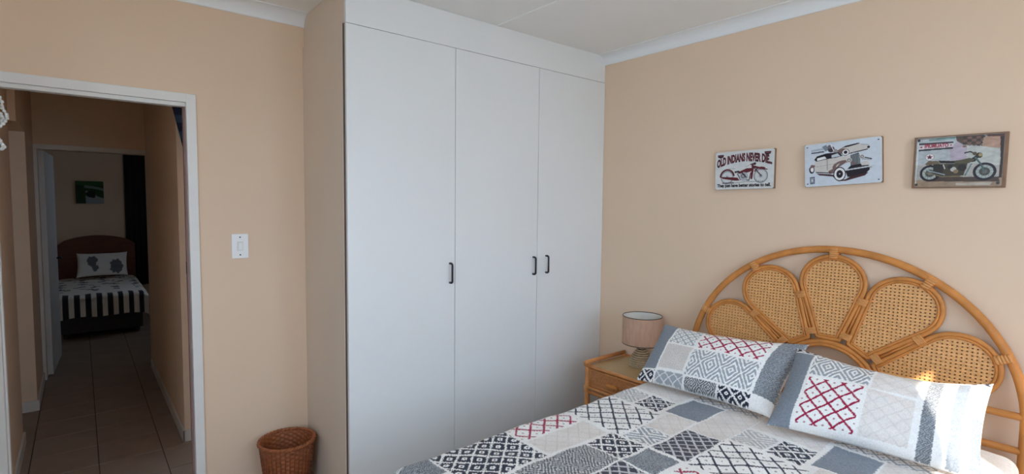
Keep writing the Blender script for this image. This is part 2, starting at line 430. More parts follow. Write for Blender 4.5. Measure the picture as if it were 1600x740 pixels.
# striped cover: top + dropped foot
us = np.linspace(-.265, .575, 170); prof = []
for t in np.linspace(0, 1, 30): prof.append((8.93 - t * (8.93 - 7.22), .462))
for a in np.linspace(0, PI / 2, 6)[1:]: prof.append((7.22 - .04 * math.sin(a), .462 - .04 * (1 - math.cos(a))))
for t in np.linspace(0, 1, 14)[1:]: prof.append((7.18 - .01 * t, .422 - t * .175))
P = np.zeros((len(us), len(prof), 3)); Cc = np.zeros_like(P)
W_, K_ = lin((246, 242, 234)), lin((40, 40, 48))
for i, x in enumerate(us):
    for j, (y, z) in enumerate(prof):
        e = max(0, abs(x - .155) - .36) / .06
        P[i, j] = (x, y + (.004 * math.sin(x * 40) if z < .42 else 0), z - .03 * e * e - (.016 * math.sin(x * 9) ** 2 if z < .3 else 0) + .004 * math.sin(x * 23 + y * 11))
        st = ((x + .265) / .094) % 1.0 < .5
        if y < 7.35: c = K_ if st else W_
        elif y > 7.6 and math.sin(x * 31 + math.sin(y * 17) * 2) * math.sin(y * 14 + x * 5) > .45: c = lin((120, 122, 130))
        else: c = W_
        Cc[i, j] = c
o = grid_mesh('striped_bedspread', P, m_blue, None, Cc); tag(o, 'black and white striped cover over the far single bed', 'bedspread')
# far pillow
def pillow(name, BL, BR, TL, TR, T, nu, nv, colf, m, parent=None, seed=0, sag=.0, sagp=1.0):
    BL, BR, TL, TR = [np.array(p, float) for p in (BL, BR, TL, TR)]
    u = np.linspace(0, 1, nu)[:, None]; v = np.linspace(0, 1, nv)[None, :]
    # pull the sides in a little so the corners read as ears
    uu = u + .022 * (1 - 2 * u) * (4 * v * (1 - v)) * np.abs(2 * u - 1) ** 2
    vv = v + .05 * (1 - 2 * v) * (4 * u * (1 - u)) ** .7 * np.abs(2 * v - 1) ** 2
    U = uu[..., None]; V = vv[..., None]
    base = BL * (1 - U) * (1 - V) + BR * U * (1 - V) + TL * (1 - U) * V + TR * U * V
    base = base - np.array([0, 0, 1.0]) * (sag * np.sin(PI * np.clip(u, 0, 1) ** sagp) * v ** 2)[..., None]
    nrm = np.cross(BR - BL, TL - BL); nrm /= np.linalg.norm(nrm)
    h = T * (np.clip(4 * u * (1 - u), 0, 1) ** .42) * (np.clip(4 * v * (1 - v), 0, 1) ** .48)
    wr = .006 * np.sin(11 * u + 5 * v + seed) * np.sin(7 * v - 4 * u + seed) + .003 * np.sin(31 * u * v + 17 * v + seed)
    edge = np.clip(4 * u * (1 - u), 0, 1) ** .5 * np.clip(4 * v * (1 - v), 0, 1) ** .5
    hf = h + wr * edge
    e = thing(name, None, None, tuple((BL + BR) / 2)) if parent is None else parent
    F = base + nrm * hf[..., None]; B = base - nrm * (h * .9)[..., None]
    cols = colf(np.broadcast_to(u, (nu, nv)), np.broadcast_to(v, (nu, nv)))
    keep(grid_mesh('front_panel', F, m, None, cols), e)
    keep(grid_mesh('back_panel', B[::-1][::2, ::2] if (nu % 2 and nv % 2) else B[::-1], m, None,
              np.broadcast_to(np.array(lin((216, 216, 216))), ((nu + 1) // 2 if (nu % 2 and nv % 2) else nu, (nv + 1) // 2 if (nu % 2 and nv % 2) else nv, 3)).copy()), e)
    return e
def farcol(u, v):
    c = np.zeros(u.shape + (3,)); c[:] = lin((244, 242, 238))
    for (a, b, r) in ((.3, .6, .10), (.78, .35, .13), (.36, .3, .06)):
        d = ((u - a) / (r)) ** 2 + ((v - b) / (r * 2.2)) ** 2 + .3 * np.sin(u * 60) * np.sin(v * 22)
        c[d < 1] = lin((112, 112, 118))
    return c
e = pillow('far_pillow', (-.06, 8.62, .50), (.47, 8.62, .50), (-.05, 8.80, .80), (.48, 8.80, .80), .05, 61, 41, farcol, m_blue)
tag(e, 'white pillow with grey leaf print on the far single bed', 'pillow')
# far canvas picture
P = np.zeros((45, 46, 3)); Cc = np.zeros_like(P)
for i in range(45):
    for j in range(46):
        u = i / 44; v = j / 45
        P[i, j] = (-.035 + u * .295, 9.05, 1.445 + v * .30)
        c = lin((40, 66, 40))
        if v < .55 - .2 * u + .1 * math.sin(u * 5) and u > .35: c = lin((150, 158, 160))
        if (u - .62) ** 2 * 3 + (v - .42) ** 2 * 9 < .22 and u < .7: c = lin((28, 40, 30))
        if abs(v - .75 + .25 * (u - .3) ** 2) < .06 and u > .3: c = lin((120, 140, 128))
        if v > .8: c = lin((56, 92, 50))
        Cc[i, j] = c
pc = thing('leaf_canvas', 'small green leaf canvas on the far bedroom wall', 'picture', (.11, 9.07, 1.45))
keep(grid_mesh('print', P[::-1], m_blue, None, Cc[::-1]), pc)
keep(G().box((-.035, 9.0515, 1.445), (.26, 9.08, 1.745)).build('stretcher', m_ink), pc)
# dark curtain
n = 60; P = np.zeros((n, 2, 3))
for i in range(n):
    u = i / (n - 1); P[i, :, 0] = .49 + u * .42; P[i, :, 1] = 9.055 + .013 * math.sin(u * 40); P[i, 0, 2] = .3; P[i, 1, 2] = 2.19
o = grid_mesh('dark_curtain', P, m_dark); tag(o, 'dark pleated curtain beside the far single bed', 'curtain'); o.modifiers.new('thick', 'SOLIDIFY').thickness = .006

# ------------------------------------------------------------------ light switch
sw = thing('light_switch', 'white single light switch plate on the peach wall', 'switch', (.626, YL, 1.27))
keep(G().box((.587, YL - .009, 1.208), (.665, YL, 1.333), .003).build('plate', m_plastic), sw)
keep(G().box((.612, YL - .0115, 1.247), (.640, YL - .008, 1.294), .001).build('surround', m_frame), sw)
keep(G().prism([(0, 0), (.004, 0), (.008, .034), (0, .034)], lambda p: (.617, YL - .011 - p[0], 1.253 + p[1]), lambda p: (.635, YL - .011 - p[0], 1.253 + p[1])).build('rocker', m_plastic), sw)
for z in (1.226, 1.316):
    g = G().tube([(.626, YL - .0085, z), (.626, YL - .0105, z)], .0035, 12); keep(g.build('screw', m_screw), sw)

# ------------------------------------------------------------------ wardrobe
wr = thing('wardrobe', 'tall white built-in wardrobe with three plain doors', 'wardrobe', ((XW + XR) / 2, YW, 0))
ZD = 2.316; DW = .6; T_ = .018
keep(G().box((XW - .004, YW + .030, 0), (XW + .018, YL - .001, 2.325), .001).build('side_panel', m_side), wr)
keep(G().box((XW + .005, YW + .0205, 2.3255), (XW + .022, YL - .001, ZC - .001)).build('upper_side_panel', m_side), wr)
keep(G().box((XW + .004, YW + .002, ZD + .003), (XR - .001, YW + .02, ZC - .001), .001).build('fascia', m_white), wr)
keep(G().box((XW - .001, YW + .0185, .0), (XW + .019, YW + .0295, 2.318)).build('edge_shadow_strip', m_gap_shade), wr)  # dark strip painted in as the shadow line beside the first door
keep(G().box((XW + .02, YW + .0215, .08), (XR - .002, YW + .03, 2.34)).build('carcass_front', m_gap_shade), wr)
keep(G().box((XW + .02, YW + .05, 0), (XR - .002, YW + .068, .08)).build('plinth', m_side), wr)
hs = [(1.524, 1.126), (2.124, 1.126), (2.231, 1.128)]
for i in range(3):
    x0 = XW + i * DW + (.003 if i == 0 else .0016); x1 = XW + (i + 1) * DW - .0016
    d = keep(G().box((x0, YW, .085), (x1, YW + T_, ZD), .0015).build('door', m_white), wr)
    hx, hz = hs[i]
    pts = []
    for s in (1, -1):
        arc = []
        for k in range(6):
            a = PI / 2 * k / 5
            arc.append((hx, YW - .026 + .012 * (1 - math.sin(a)) * 1.0, hz + s * (.040 + .012 * math.cos(a))))
        arc = [(hx, YW + .001, hz + s * .052)] + arc
        pts += arc if s == 1 else arc[::-1]
    h = G().tube(pts, .0058, 10).build('handle', m_handle)
    h.parent = d

# ------------------------------------------------------------------ waste basket
bk = thing('waste_basket', 'brown wicker waste basket in the corner by the wardrobe', 'basket', (.795, 2.785, 0))
bx, by, bh_, rb, rt_ = .795, 2.785, .262, .098, .132
def rad(z): return rb + (rt_ - rb) * (z / bh_) ** .8
nst = 36; nz = 44
V = []; seg = 216
for j in range(nz):
    z = .006 + (bh_ - .012) * j / (nz - 1)
    for k in range(seg):
        a = 2 * PI * k / seg
        ph = a * nst / 2 + (j // 2 % 2) * PI
        r = rad(z) + .0026 * math.sin(ph * 1.0) + .0012 * (1 if j % 2 else -1)
        V.append((bx + r * math.cos(a), by + r * math.sin(a), z))
F = [(j * seg + k, j * seg + (k + 1) % seg, (j + 1) * seg + (k + 1) % seg, (j + 1) * seg + k) for j in range(nz - 1) for k in range(seg)]
o = G().add(V, F, True).build('woven_side', m_wick); keep(o, bk); o.modifiers.new('t', 'SOLIDIFY').thickness = .004
o = G().lathe([(.0005, .004), (rb - .002, .004), (rb, .01), (.0005, .012)], (bx, by, 0), 40).build('bottom', m_wickd); keep(o, bk)
for k in range(2):
    pts = []
    for i in range(240):
        a = 2 * PI * i / 240; ph = a * 22 + k * PI
        pts.append((bx + (rt_ + .001 + .004 * math.cos(ph)) * math.cos(a), by + (rt_ + .001 + .004 * math.cos(ph)) * math.sin(a), bh_ + .004 * math.sin(ph)))
    keep(G().tube(pts, .0062, 7, closed=True).build('rim_braid', m_wick), bk)
for k in range(nst):
    a = 2 * PI * k / nst
    pts = [(bx + (rad(z) + .0005) * math.cos(a), by + (rad(z) + .0005) * math.sin(a), z) for z in (.006, .09, .18, bh_)]
    keep(G().tube(pts, .003, 6).build('stake', m_wickd), bk)

# ------------------------------------------------------------------ bed, headboard
BX0, BX1, BY0, BY1, BZ = .80, 2.60, .235, 1.60, .60
bed = thing('double_bed', 'double bed base and mattress under the patchwork bedspread', 'bed', ((BX0 + BX1) / 2, (BY0 + BY1) / 2, 0))
keep(G().box((BX0 + .04, BY0 + .04, .08), (BX1, BY1 - .04, .33), .01).build('base', m_base), bed)
keep(G().box((BX0 + .03, BY0 + .03, .33), (BX1, BY1 - .03, BZ - .018), .04).build('mattress', m_matt), bed)
for x in (BX0 + .15, BX1 - .15):
    for y in (BY0 + .15, BY1 - .15):
        keep(G().lathe([(.001, 0), (.025, 0), (.032, .08), (.001, .08)], (x, y, 0), 14).build('leg', m_base), bed)

HYC, HZC, HR, HEZ = .918, .679, .680, .915
def H(p, q, off=0.0):
    """headboard plane: p to the right, q up (from the flower centre), off towards the room"""
    y = HYC - p; z = HZC + q * HEZ
    return (2.684 + .085 * (z - .7) - .025 * (y - .9) - off, y, z)
hb = thing('rattan_headboard', 'arched rattan headboard with five flower-petal cane panels', 'headboard', (2.68, HYC, 0))
pts = [H(-HR, -.60)] + [H(-HR, -.3), H(-HR, -.1)]
for i in range(61):
    a = PI - PI * i / 60; pts.append(H(HR * math.cos(a), HR * math.sin(a)))
pts += [H(HR, -.1), H(HR, -.3), H(HR, -.60)]
pts[0] = (pts[0][0], pts[0][1], 0.0); pts[-1] = (pts[-1][0], pts[-1][1], 0.0)
keep(G().tube(pts, .0165, 14).build('outer_ring', m_rattan), hb)
for q in (.045, -.095, -.40):
    keep(G().tube([H(-HR, q), H(0, q), H(HR, q)], .014, 12).build('cross_rail', m_rattan), hb)
HUB = .205
for rr, tr, of in ((HUB, .012, 0), (HUB - .016, .008, .006)):
    keep(G().tube([H(rr * math.cos(PI * i / 36), rr * math.sin(PI * i / 36), of) for i in range(-1, 38)], tr, 10).build('hub_arc', m_rattan), hb)
R0, W0, RC, RAD = .226, .047, .512, .134
D = RC - R0
phi = None
for k in range(9000, 18000):
    a = math.radians(k / 100)
    if D * math.cos(a) - W0 * math.sin(a) <= -RAD: phi = a; break
outline = [(R0, -W0)]
for i in range(41):
    a = -phi + 2 * phi * i / 40; outline.append((RC + RAD * math.cos(a), RAD * math.sin(a)))
outline.append((R0, W0))
def densify(poly, step=.012):
    out = []
    for (a, b) in zip(poly, poly[1:] + poly[:1]):
        d = math.hypot(b[0] - a[0], b[1] - a[1]); k = max(1, int(d / step))
        out += [(a[0] + (b[0] - a[0]) * i / k, a[1] + (b[1] - a[1]) * i / k) for i in range(k)]
    return out
outline = densify(outline)
SP = 33
angs = [math.radians(90 + SP * k) for k in (2, 1, 0, -1, -2)]
def clip_line(poly, axis, val):
    """interval(s) where the line coord[axis]=val lies in the polygon"""
    xs = []
    for a, b in zip(poly, poly[1:] + poly[:1]):
        if (a[axis] - val) * (b[axis] - val) < 0:
            t = (val - a[axis]) / (b[axis] - a[axis]); xs.append(a[1 - axis] + t * (b[1 - axis] - a[1 - axis]))
    xs.sort(); return [(xs[i], xs[i + 1]) for i in range(0, len(xs) - 1, 2)]
CP = .0158
for th in angs:
    c, s = math.cos(th), math.sin(th)
    rot = lambda p: (p[0] * c - p[1] * s, p[0] * s + p[1] * c)
    pol = [rot(p) for p in outline]
    fr_ = keep(G().tube([H(x, y, .002) for x, y in pol], .0098, 10, closed=True).build('petal_frame', m_rattan), hb)
    cx = sum(p[0] for p in pol) / len(pol); cy = sum(p[1] for p in pol) / len(pol)
    inner = []
    for i, p in enumerate(pol):
        a, b = pol[i - 1], pol[(i + 1) % len(pol)]
        tx, ty = b[0] - a[0], b[1] - a[1]; d = math.hypot(tx, ty) or 1
        inner.append((p[0] - ty / d * .0135, p[1] + tx / d * .0135))
    keep(G().tube([H(x, y, .006) for x, y in inner], .0055, 8, closed=True).build('petal_bead', m_rattan), hb)
    g = G()
    for axis in (0, 1):
        lo = min(p[axis] for p in inner); hi = max(p[axis] for p in inner)
        v = math.ceil(lo / CP) * CP
        while v < hi:
            for (a, b) in clip_line(inner, axis, v):
                hw = .0050
                off = .0035 if axis else .0015
                if axis == 0: corners = [(v - hw, a), (v + hw, a), (v + hw, b), (v - hw, b)]
                else: corners = [(a, v - hw), (b, v - hw), (b, v + hw), (a, v + hw)]
                g.prism(corners, lambda p: H(p[0], p[1], off - .0012), lambda p: H(p[0], p[1], off))
            v += CP
    o = keep(g.build('cane_webbing', m_cane), hb); tag(o, 'open woven cane webbing', kind='stuff')
    keep(G().prism(inner[::2], lambda p: H(p[0], p[1], -.010), lambda p: H(p[0], p[1], -.0065)).build('shade_backing', m_cane_shade), hb)  # added sheet, its dark colour gives the shade behind the webbing
def wrap(r, th, lr, lt, dep, name='binding'):
    """a binding: a rounded block of wound cane strips, radial length lr, tangential lt"""
    c, s = math.cos(th), math.sin(th); g = G()
    k = 5
    for i in range(k):
        a = -lr / 2 + lr * i / k; b = a + lr / k * .96
        prof = []
        for j in range(16):
            t = 2 * PI * j / 16; ct, st = math.cos(t), math.sin(t)
            prof.append((math.copysign(abs(ct) ** .5, ct) * lt / 2, math.copysign(abs(st) ** .5, st) * dep / 2))
        f = lambda rr: (lambda p: H((r + rr) * c - p[0] * s, (r + rr) * s + p[0] * c, .002 + p[1]))
        g.prism(prof, f(a), f(b), True)
    return keep(g.build(name, m_bind), hb)
for k in (1.5, .5, -.5, -1.5):
    th = math.radians(90 + SP * k)
    wrap(.262, th, .032, .052, .030); wrap(.452, th, .034, .046, .030)
    keep(G().tube([H(.27 * math.cos(th), .27 * math.sin(th), .004), H(.46 * math.cos(th), .46 * math.sin(th), .004)], .0055, 8).build('slim_rod', m_rattan), hb)
for th in angs: wrap(.663, th, .052, .038, .042)

# ------------------------------------------------------------------ woven patchwork colours
WH = np.array(lin((246, 245, 242))); NAVY = np.array(lin((38, 44, 62))); RED = np.array(lin((160, 24, 66)))
SLATE = np.array(lin((132, 140, 150))); GREY = np.array(lin((160, 166, 172))); LG = np.array(lin((204, 204, 204)))
BEI = np.array(lin((232, 226, 220))); CHAR = np.array(lin((66, 66, 78))); DKG = np.array(lin((96, 98, 102)))
def patch(kind, a, b, w, h, k=1.0):
    """a,b metres inside a w x h patch -> colour"""
    q = .0026 * k
    A = np.floor((a - w / 2) / q) * q + q / 2; B = np.floor((b - h / 2) / q) * q + q / 2
    out = np.broadcast_to(WH, a.shape + (3,)).copy()
    def diamond(pa, pb):
        s = A / pa + B / pb; t = A / pa - B / pb
        fs = np.abs(((s + .5) % 1.0) - .5) * 2; ft = np.abs(((t + .5) % 1.0) - .5) * 2   # 0 at line, 1 midway
        return s, t, fs, ft
    if kind in ('navylat', 'redlat'):
        C = NAVY if kind == 'navylat' else RED
        p = .076 * k
        s, t, fs, ft = diamond(p, p)
        lw = .145 if kind == 'navylat' else .165
        m = (np.minimum(fs, ft) < lw + .03 * np.sin(A * 900) * np.sin(B * 800))
        ed = np.minimum(np.minimum(a, w - a), np.minimum(b, h - b))
        m &= ed > .006 * k
        dots = (np.minimum(fs, ft) > .86)
        out[m] = C; out[dots] = C * .6 + WH * .25
    elif kind == 'block':
        p = .076 * k
        s, t, fs, ft = diamond(p, p)
        d = 1 - np.minimum(fs, ft)           # 0 centre .. 1 line  (square rings in diamond frame)
        out[:] = NAVY
        out[(d > .14) & (d < .36)] = WH
        ck = (np.floor(A / (q * 2.5)) + np.floor(B / (q * 2.5))) % 2 < 1
        out[(d > .78) & ck] = WH
        out[(d > .90)] = WH
    elif kind in ('gdiam', 'fret', 'lgdiam'):
        p = {'gdiam': .112, 'fret': .10, 'lgdiam': .12}[kind] * k
        s, t, fs, ft = diamond(p, p * (1.55 if kind == 'gdiam' else 1.2))
        d = 1 - np.minimum(fs, ft)
        C, Bk = {'gdiam': (GREY, WH), 'fret': (DKG, LG), 'lgdiam': (LG * .85, WH * .92)}[kind]
        nb = 2.5 if kind != 'fret' else 3.5
        out[:] = Bk; out[(d * nb + .25) % 1.0 < .56] = C
    elif kind == 'dark':
        p = .046 * k
        s, t, fs, ft = diamond(p, p)
        out[:] = CHAR; out[np.minimum(fs, ft) < .20] = LG
    elif kind == 'herr':
        z = (A * 1.0 + np.abs(((B / (.03 * k)) % 1.0) - .5) * .03 * k) / (.009 * k)
        out[:] = GREY; out[(z % 1.0) < .5] = DKG * 1.25
    elif kind == 'slate':
        out[:] = SLATE * (1 + .10 * np.sin(A * 1570 / k) * np.sin(B * 1570 / k) + rng.normal(0, .10, a.shape))[..., None]
    elif kind == 'lglat':
        p = .05 * k
        s, t, fs, ft = diamond(p, p)
        out[:] = WH * .95; m = np.minimum(fs, ft) < .22; out[m] = GREY * 1.05; out[np.minimum(fs, ft) > .78] = GREY
    elif kind == 'glat':
        p = .06 * k
        s, t, fs, ft = diamond(p, p)
        out[:] = GREY; m = np.minimum(fs, ft) < .16; out[m] = WH * .85
    elif kind == 'beige':
        p = .06 * k
        s, t, fs, ft = diamond(p, p)
        out[:] = BEI; out[np.minimum(fs, ft) < .14] = BEI * .9
    elif kind == 'beigediam':
        p = .09 * k
        s, t, fs, ft = diamond(p, p)
        d = 1 - np.minimum(fs, ft)
        out[:] = BEI * .82; out[(d * 2.5) % 1.0 < .25] = BEI
    return out
def paint(a, b, rects, k=1.0, jag=.004):
    col = np.broadcast_to(WH * .97, a.shape + (3,)).copy()
    ja = jag * (.5 * np.sin(b * 410) * np.sin(b * 137 + 1) + .4 * np.sin(b * 23 + a * 5)); jb = jag * (.5 * np.sin(a * 390 + 2) * np.sin(a * 123) + .4 * np.sin(a * 27 + b * 4))
    for (x0, x1, y0, y1, kind) in rects:
        m = (a + ja > x0) & (a + ja < x1) & (b + jb > y0) & (b + jb < y1)
        if m.any(): col[m] = patch(kind, (a[m] - x0), (b[m] - y0), x1 - x0, y1 - y0, k)
    n = rng.normal(0, .035, a.shape)
    return np.clip(col * (1 + n)[..., None], 0, 1)

# bedspread: rectangles in (X, Y) of the bed, repeating every 0.595 across the bed
PER = .595
base_r = [(.70, .92, 1.44, 1.572, 'herr'), (.93, 1.262, 1.318, 1.572, 'block'), (.70, .92, 1.14, 1.43, 'navylat'), (.93, 1.09, 1.135, 1.30, 'slate'),
          (1.10, 1.445, 1.135, 1.302, 'fret'), (1.272, 1.592, 1.452, 1.572, 'redlat'), (1.28, 1.592, 1.318, 1.442, 'beige'),
          (1.61, 1.90, 1.268, 1.572, 'navylat'), (1.452, 1.602, 1.138, 1.300, 'block'), (1.618, 1.752, 1.138, 1.258, 'gdiam'),
          (1.762, 1.94, 1.138, 1.258, 'beige'), (1.618, 1.862, .982, 1.126, 'dark'), (1.452, 1.602, .996, 1.126, 'herr'), (1.272, 1.442, .996, 1.126, 'dark'),
          (.93, 1.262, .986, 1.126, 'lglat'), (.70, .92, .986, 1.13, 'glat'), (1.912, 2.062, 1.448, 1.572, 'lgdiam'), (1.918, 2.068, 1.312, 1.436, 'block'),
          (1.95, 2.172, 1.134, 1.290, 'slate'), (1.872, 2.20, .982, 1.126, 'beige'), (2.09, 2.40, 1.312, 1.572, 'beige'), (2.19, 2.5, 1.0, 1.30, 'lglat')]
rects = []
for k in range(-2, 4):
    for (x0, x1, y0, y1, kd) in base_r: rects.append((x0, x1, y0 - PER * k, y1 - PER * k, kd))
RC_ = .05   # edge rounding
def rounded_path(lo, hi, ztop, zlow, res, side_n, both=(True, True)):
    """profile across an edge-rounded slab: list of (pos, z, arc-coordinate)"""
    out = []
    def side(sgn, edge):
        s = []
        for t in np.linspace(0, 1, side_n, endpoint=False):
            s.append((edge + sgn * .012 * math.sin(9 * t) * (1 - t), zlow + (ztop - RC_ - zlow) * t))
        for a in np.linspace(0, PI / 2, 12, endpoint=False):
            s.append((edge - sgn * RC_ * (1 - math.cos(a)), ztop - RC_ + RC_ * math.sin(a)))
        return s
    if both[0]: out += side(-1, lo)
    n = int((hi - lo - 2 * RC_) / res)
    out += [(x, ztop) for x in np.linspace(lo + RC_, hi - RC_, n)]
    if both[1]: out += side(1, hi)[::-1]
    arr = np.array(out); d = np.r_[0, np.cumsum(np.hypot(np.diff(arr[:, 0]), np.diff(arr[:, 1])))]
    i0 = int(np.argmin(np.abs(arr[:, 0] - (lo + hi) / 2))); d = d - d[i0] + arr[i0, 0]
    return arr, d
pxf, dx = rounded_path(BX0, BX1 + .02, BZ, .22, .0038, 20, (True, False))
pyf, dy = rounded_path(BY0, BY1, BZ, .22, .0038, 20)
nx_, ny_ = len(pxf), len(pyf)
Xg = np.repeat(pxf[:, 0][:, None], ny_, 1); Yg = np.repeat(pyf[:, 0][None, :], nx_, 0)
Zg = np.minimum(pxf[:, 1][:, None], pyf[:, 1][None, :])
AX = np.repeat(dx[:, None], ny_, 1); AY = np.repeat(dy[None, :], nx_, 0)
top = (Zg > BZ - .001)
Zg = Zg + np.where(Zg > BZ - .08, .0035 * np.sin(AX * 9 + 2 * np.sin(AY * 5)) * np.sin(AY * 8 + 1) + .0016 * np.sin(AX * 37 + AY * 21) + .0012 * np.sin(AX * 15 - AY * 52), 0)
Cb = paint(AX, AY, rects)
o = grid_mesh('bedspread', np.stack([Xg, Yg, Zg], -1), m_spread, None, Cb)
tag(o, 'grey, navy and red woven patchwork bedspread on the double bed', 'bedspread')

# pillows in matching shams (u across, v up)
def sham(rects, W, Hh):
    R = [(a * W, b * W, c * Hh, d * Hh, k) for a, b, c, d, k in rects]
    return lambda u, v: paint(u * W, v * Hh, R, k=.86, jag=.003)
r1 = [(0, .145, .17, 1, 'slate'), (0, .145, 0, .15, 'block'), (.16, .36, .60, .97, 'lglat'), (.375, .84, .57, .97, 'redlat'),
      (.16, .37, .20, .57, 'beigediam'), (.39, .845, .17, .55, 'gdiam'), (.16, .385, 0, .16, 'glat'), (.40, .63, 0, .145, 'fret'), (.645, .86, 0, .145, 'block'), (.865, 1, .16, 1, 'herr')]
e = pillow('bed_pillow', (2.135, 1.585, .622), (2.185, .945, .622), (2.395, 1.600, .868), (2.425, .895, .905), .088, 271, 161, sham(r1, .69, .40), m_spread, None, 1.0, .018, 1.0)
tag(e, 'patchwork pillow nearer the nightstand, with slate strip and red lattice patch', 'pillow', 'pillows on the double bed')
r2_ = [(0, .13, 0, .93, 'slate'), (0, .30, .945, 1, 'block'), (.31, .60, .945, 1, 'lgdiam'), (.145, .47, .62, .93, 'gdiam'), (.485, .70, .60, .96, 'beige'), (.145, .46, .04, .60, 'redlat'),
       (.475, .70, .06, .57, 'beige'), (.735, .80, 0, .93, 'herr'), (.86, .915, 0, .93, 'slate'), (.90, 1, .95, 1, 'block'), (.95, 1, .05, .55, 'slate')]
e = pillow('bed_pillow', (2.105, .925, .622), (2.20, .285, .622), (2.375, .925, .890), (2.44, .302, .892), .092, 271, 161, sham(r2_, .66, .40), m_spread, None, 3.3, .036, 1.3)
tag(e, 'sunlit patchwork pillow on the right side of the bed, against the headboard', 'pillow', 'pillows on the double bed')

# ------------------------------------------------------------------ nightstand
NX0, NX1, NY0, NY1, NZ = 2.345, 2.715, 1.675, 2.13, .53
ns = thing('nightstand', 'rattan nightstand with one drawer between the bed and wardrobe', 'nightstand', ((NX0 + NX1) / 2, (NY0 + NY1) / 2, 0))
pr_ = .016
for x in (NX0 + pr_, NX1 - pr_):
    for y in (NY0 + pr_, NY1 - pr_):
        keep(G().tube([(x, y, 0), (x, y, .25), (x, y, NZ + .004)], pr_, 12).build('leg', m_nsrattan), ns)
        for z in (NZ - .15,):
            keep(G().lathe([(pr_ + .001, -.02), (pr_ + .004, -.015), (pr_ + .004, .015), (pr_ + .001, .02)], (x, y, z), 14).build('binding', m_bind), ns)
keep(G().box((NX0 + .02, NY0 + .015, NZ - .135), (NX1 - .02, NY1 - .015, NZ - .012), .002).build('carcass', m_nsrattan), ns)
keep(G().box((NX0 + .012, NY0 + .02, NZ - .012), (NX1 - .012, NY1 - .02, NZ - .003), .001).build('woven_top', m_nstop), ns)
# rails: raised side rails, front double rail, back rail, lower rails
for y in (NY0 + .012, NY1 - .012):
    keep(G().tube([(NX0 - .002, y, NZ + .012), (NX1 + .004, y, NZ + .012)], .0125, 12).build('side_rail', m_nsrattan), ns)
keep(G().tube([(NX0 + .008, NY0, NZ - .006), (NX0 + .008, NY1, NZ - .006)], .0095, 10).build('front_rail', m_nsrattan), ns)
keep(G().tube([(NX0 + .008, NY0, NZ - .138), (NX0 + .008, NY1, NZ - .138)], .0095, 10).build('front_rail', m_nsrattan), ns)
keep(G().tube([(NX1 - .008, NY0, NZ - .004), (NX1 - .008, NY1, NZ - .004)], .0095, 10).build('back_rail', m_nsrattan), ns)
keep(G().tube([(NX0 + .016, NY0, NZ - .168), (NX0 + .016, NY1, NZ - .168)], .012, 10).build('lower_rail', m_nsrattan), ns)
for x in (NX0 + .016, NX1 - .016): keep(G().tube([(x, NY0 + .016, .12), (x, NY1 - .016, .12)], .011, 10).build('stretcher', m_nsrattan), ns)
for y in (NY0 + .016, NY1 - .016): keep(G().tube([(NX0 + .016, y, .12), (NX1 - .016, y, .12)], .011, 10).build('stretcher', m_nsrattan), ns)
dy0, dy1, dz0, dz1 = NY0 + .04, NY1 - .04, NZ - .126, NZ - .020
dr = keep(G().box((NX0 + .010, dy0, dz0), (NX0 + .03, dy1, dz1), .002).build('drawer', m_nsrattan), ns)
def dchild(o): o.parent = dr; return o
for (a, b) in (((dy0 + .004, dz0 + .005), (dy1 - .004, dz0 + .005)), ((dy0 + .004, dz1 - .005), (dy1 - .004, dz1 - .005)), ((dy0 + .005, dz0), (dy0 + .005, dz1)), ((dy1 - .005, dz0), (dy1 - .005, dz1))):
    dchild(G().tube([(NX0 + .009, a[0], a[1]), (NX0 + .009, b[0], b[1])], .0052, 8).build('moulding', m_nsrattan))
nu, nv = 90, 24
P = np.zeros((nu, nv, 3))
for i in range(nu):
    for j in range(nv):
        y = dy1 - .012 - (dy1 - dy0 - .024) * i / (nu - 1); z = dz0 + .012 + (dz1 - dz0 - .024) * j / (nv - 1)
        P[i, j] = (NX0 + .0085 - .0014 * (1 if (i // 2 + j // 2) % 2 else -1), y, z)
dchild(grid_mesh('woven_panel', P, m_weave, None, None, False))
yk, zk = (dy0 + dy1) / 2 - .005, (dz0 + dz1) / 2 - .004
dchild(G().tube([(NX0 + .012, yk, zk), (NX0 - .004, yk, zk), (NX0 - .010, yk, zk)], [.010, .010, .009], 12).build('knob_stem', m_nsrattan))
dchild(G().tube([(NX0 - .014, yk + .038, zk), (NX0 - .014, yk + .036, zk), (NX0 - .014, yk - .036, zk), (NX0 - .014, yk - .038, zk)], [.009, .0115, .0115, .009], 14).build('knob', m_rattan))

# ------------------------------------------------------------------ lamp
LX, LY, LZ = 2.607, 1.902, NZ - .003
lp = thing('table_lamp', 'table lamp with coiled rope base and brown drum shade', 'lamp', (LX, LY, LZ))
nr = 10
def dome(t): return .020 + .058 * (1 - t ** 1.8)
prof = [(.001, 0), (.068, 0)] + [(dome(i / 20) - .009, .002 + .108 * i / 20) for i in range(21)] + [(.001, .112)]
keep(G().lathe(prof, (LX, LY, LZ), 40).build('base_core', m_lampdark), lp)
for i in range(nr):
    t = i / (nr - 1); R_ = dome(t) - .0045; z = LZ + .006 + .102 * t
    keep(G().tube([(LX + R_ * math.cos(2 * PI * k / 48), LY + R_ * math.sin(2 * PI * k / 48), z) for k in range(48)], .0054, 9, closed=True).build('rope_coil', m_rope), lp)
keep(G().lathe([(.001, .112), (.020, .112), (.020, .124), (.010, .128), (.010, .165), (.016, .168), (.016, .20), (.001, .20)], (LX, LY, LZ), 20).build('lamp_holder', m_lampdark), lp)
S0, S1, SR = .140, .306, .118
keep(G().lathe([(SR, S0), (SR, S1)], (LX, LY, LZ), 64).build('lamp_shade', m_shade), lp)
keep(G().lathe([(SR - .002, S0), (SR - .002, S1)], (LX, LY, LZ), 64).build('shade_lining', m_shadein), lp)
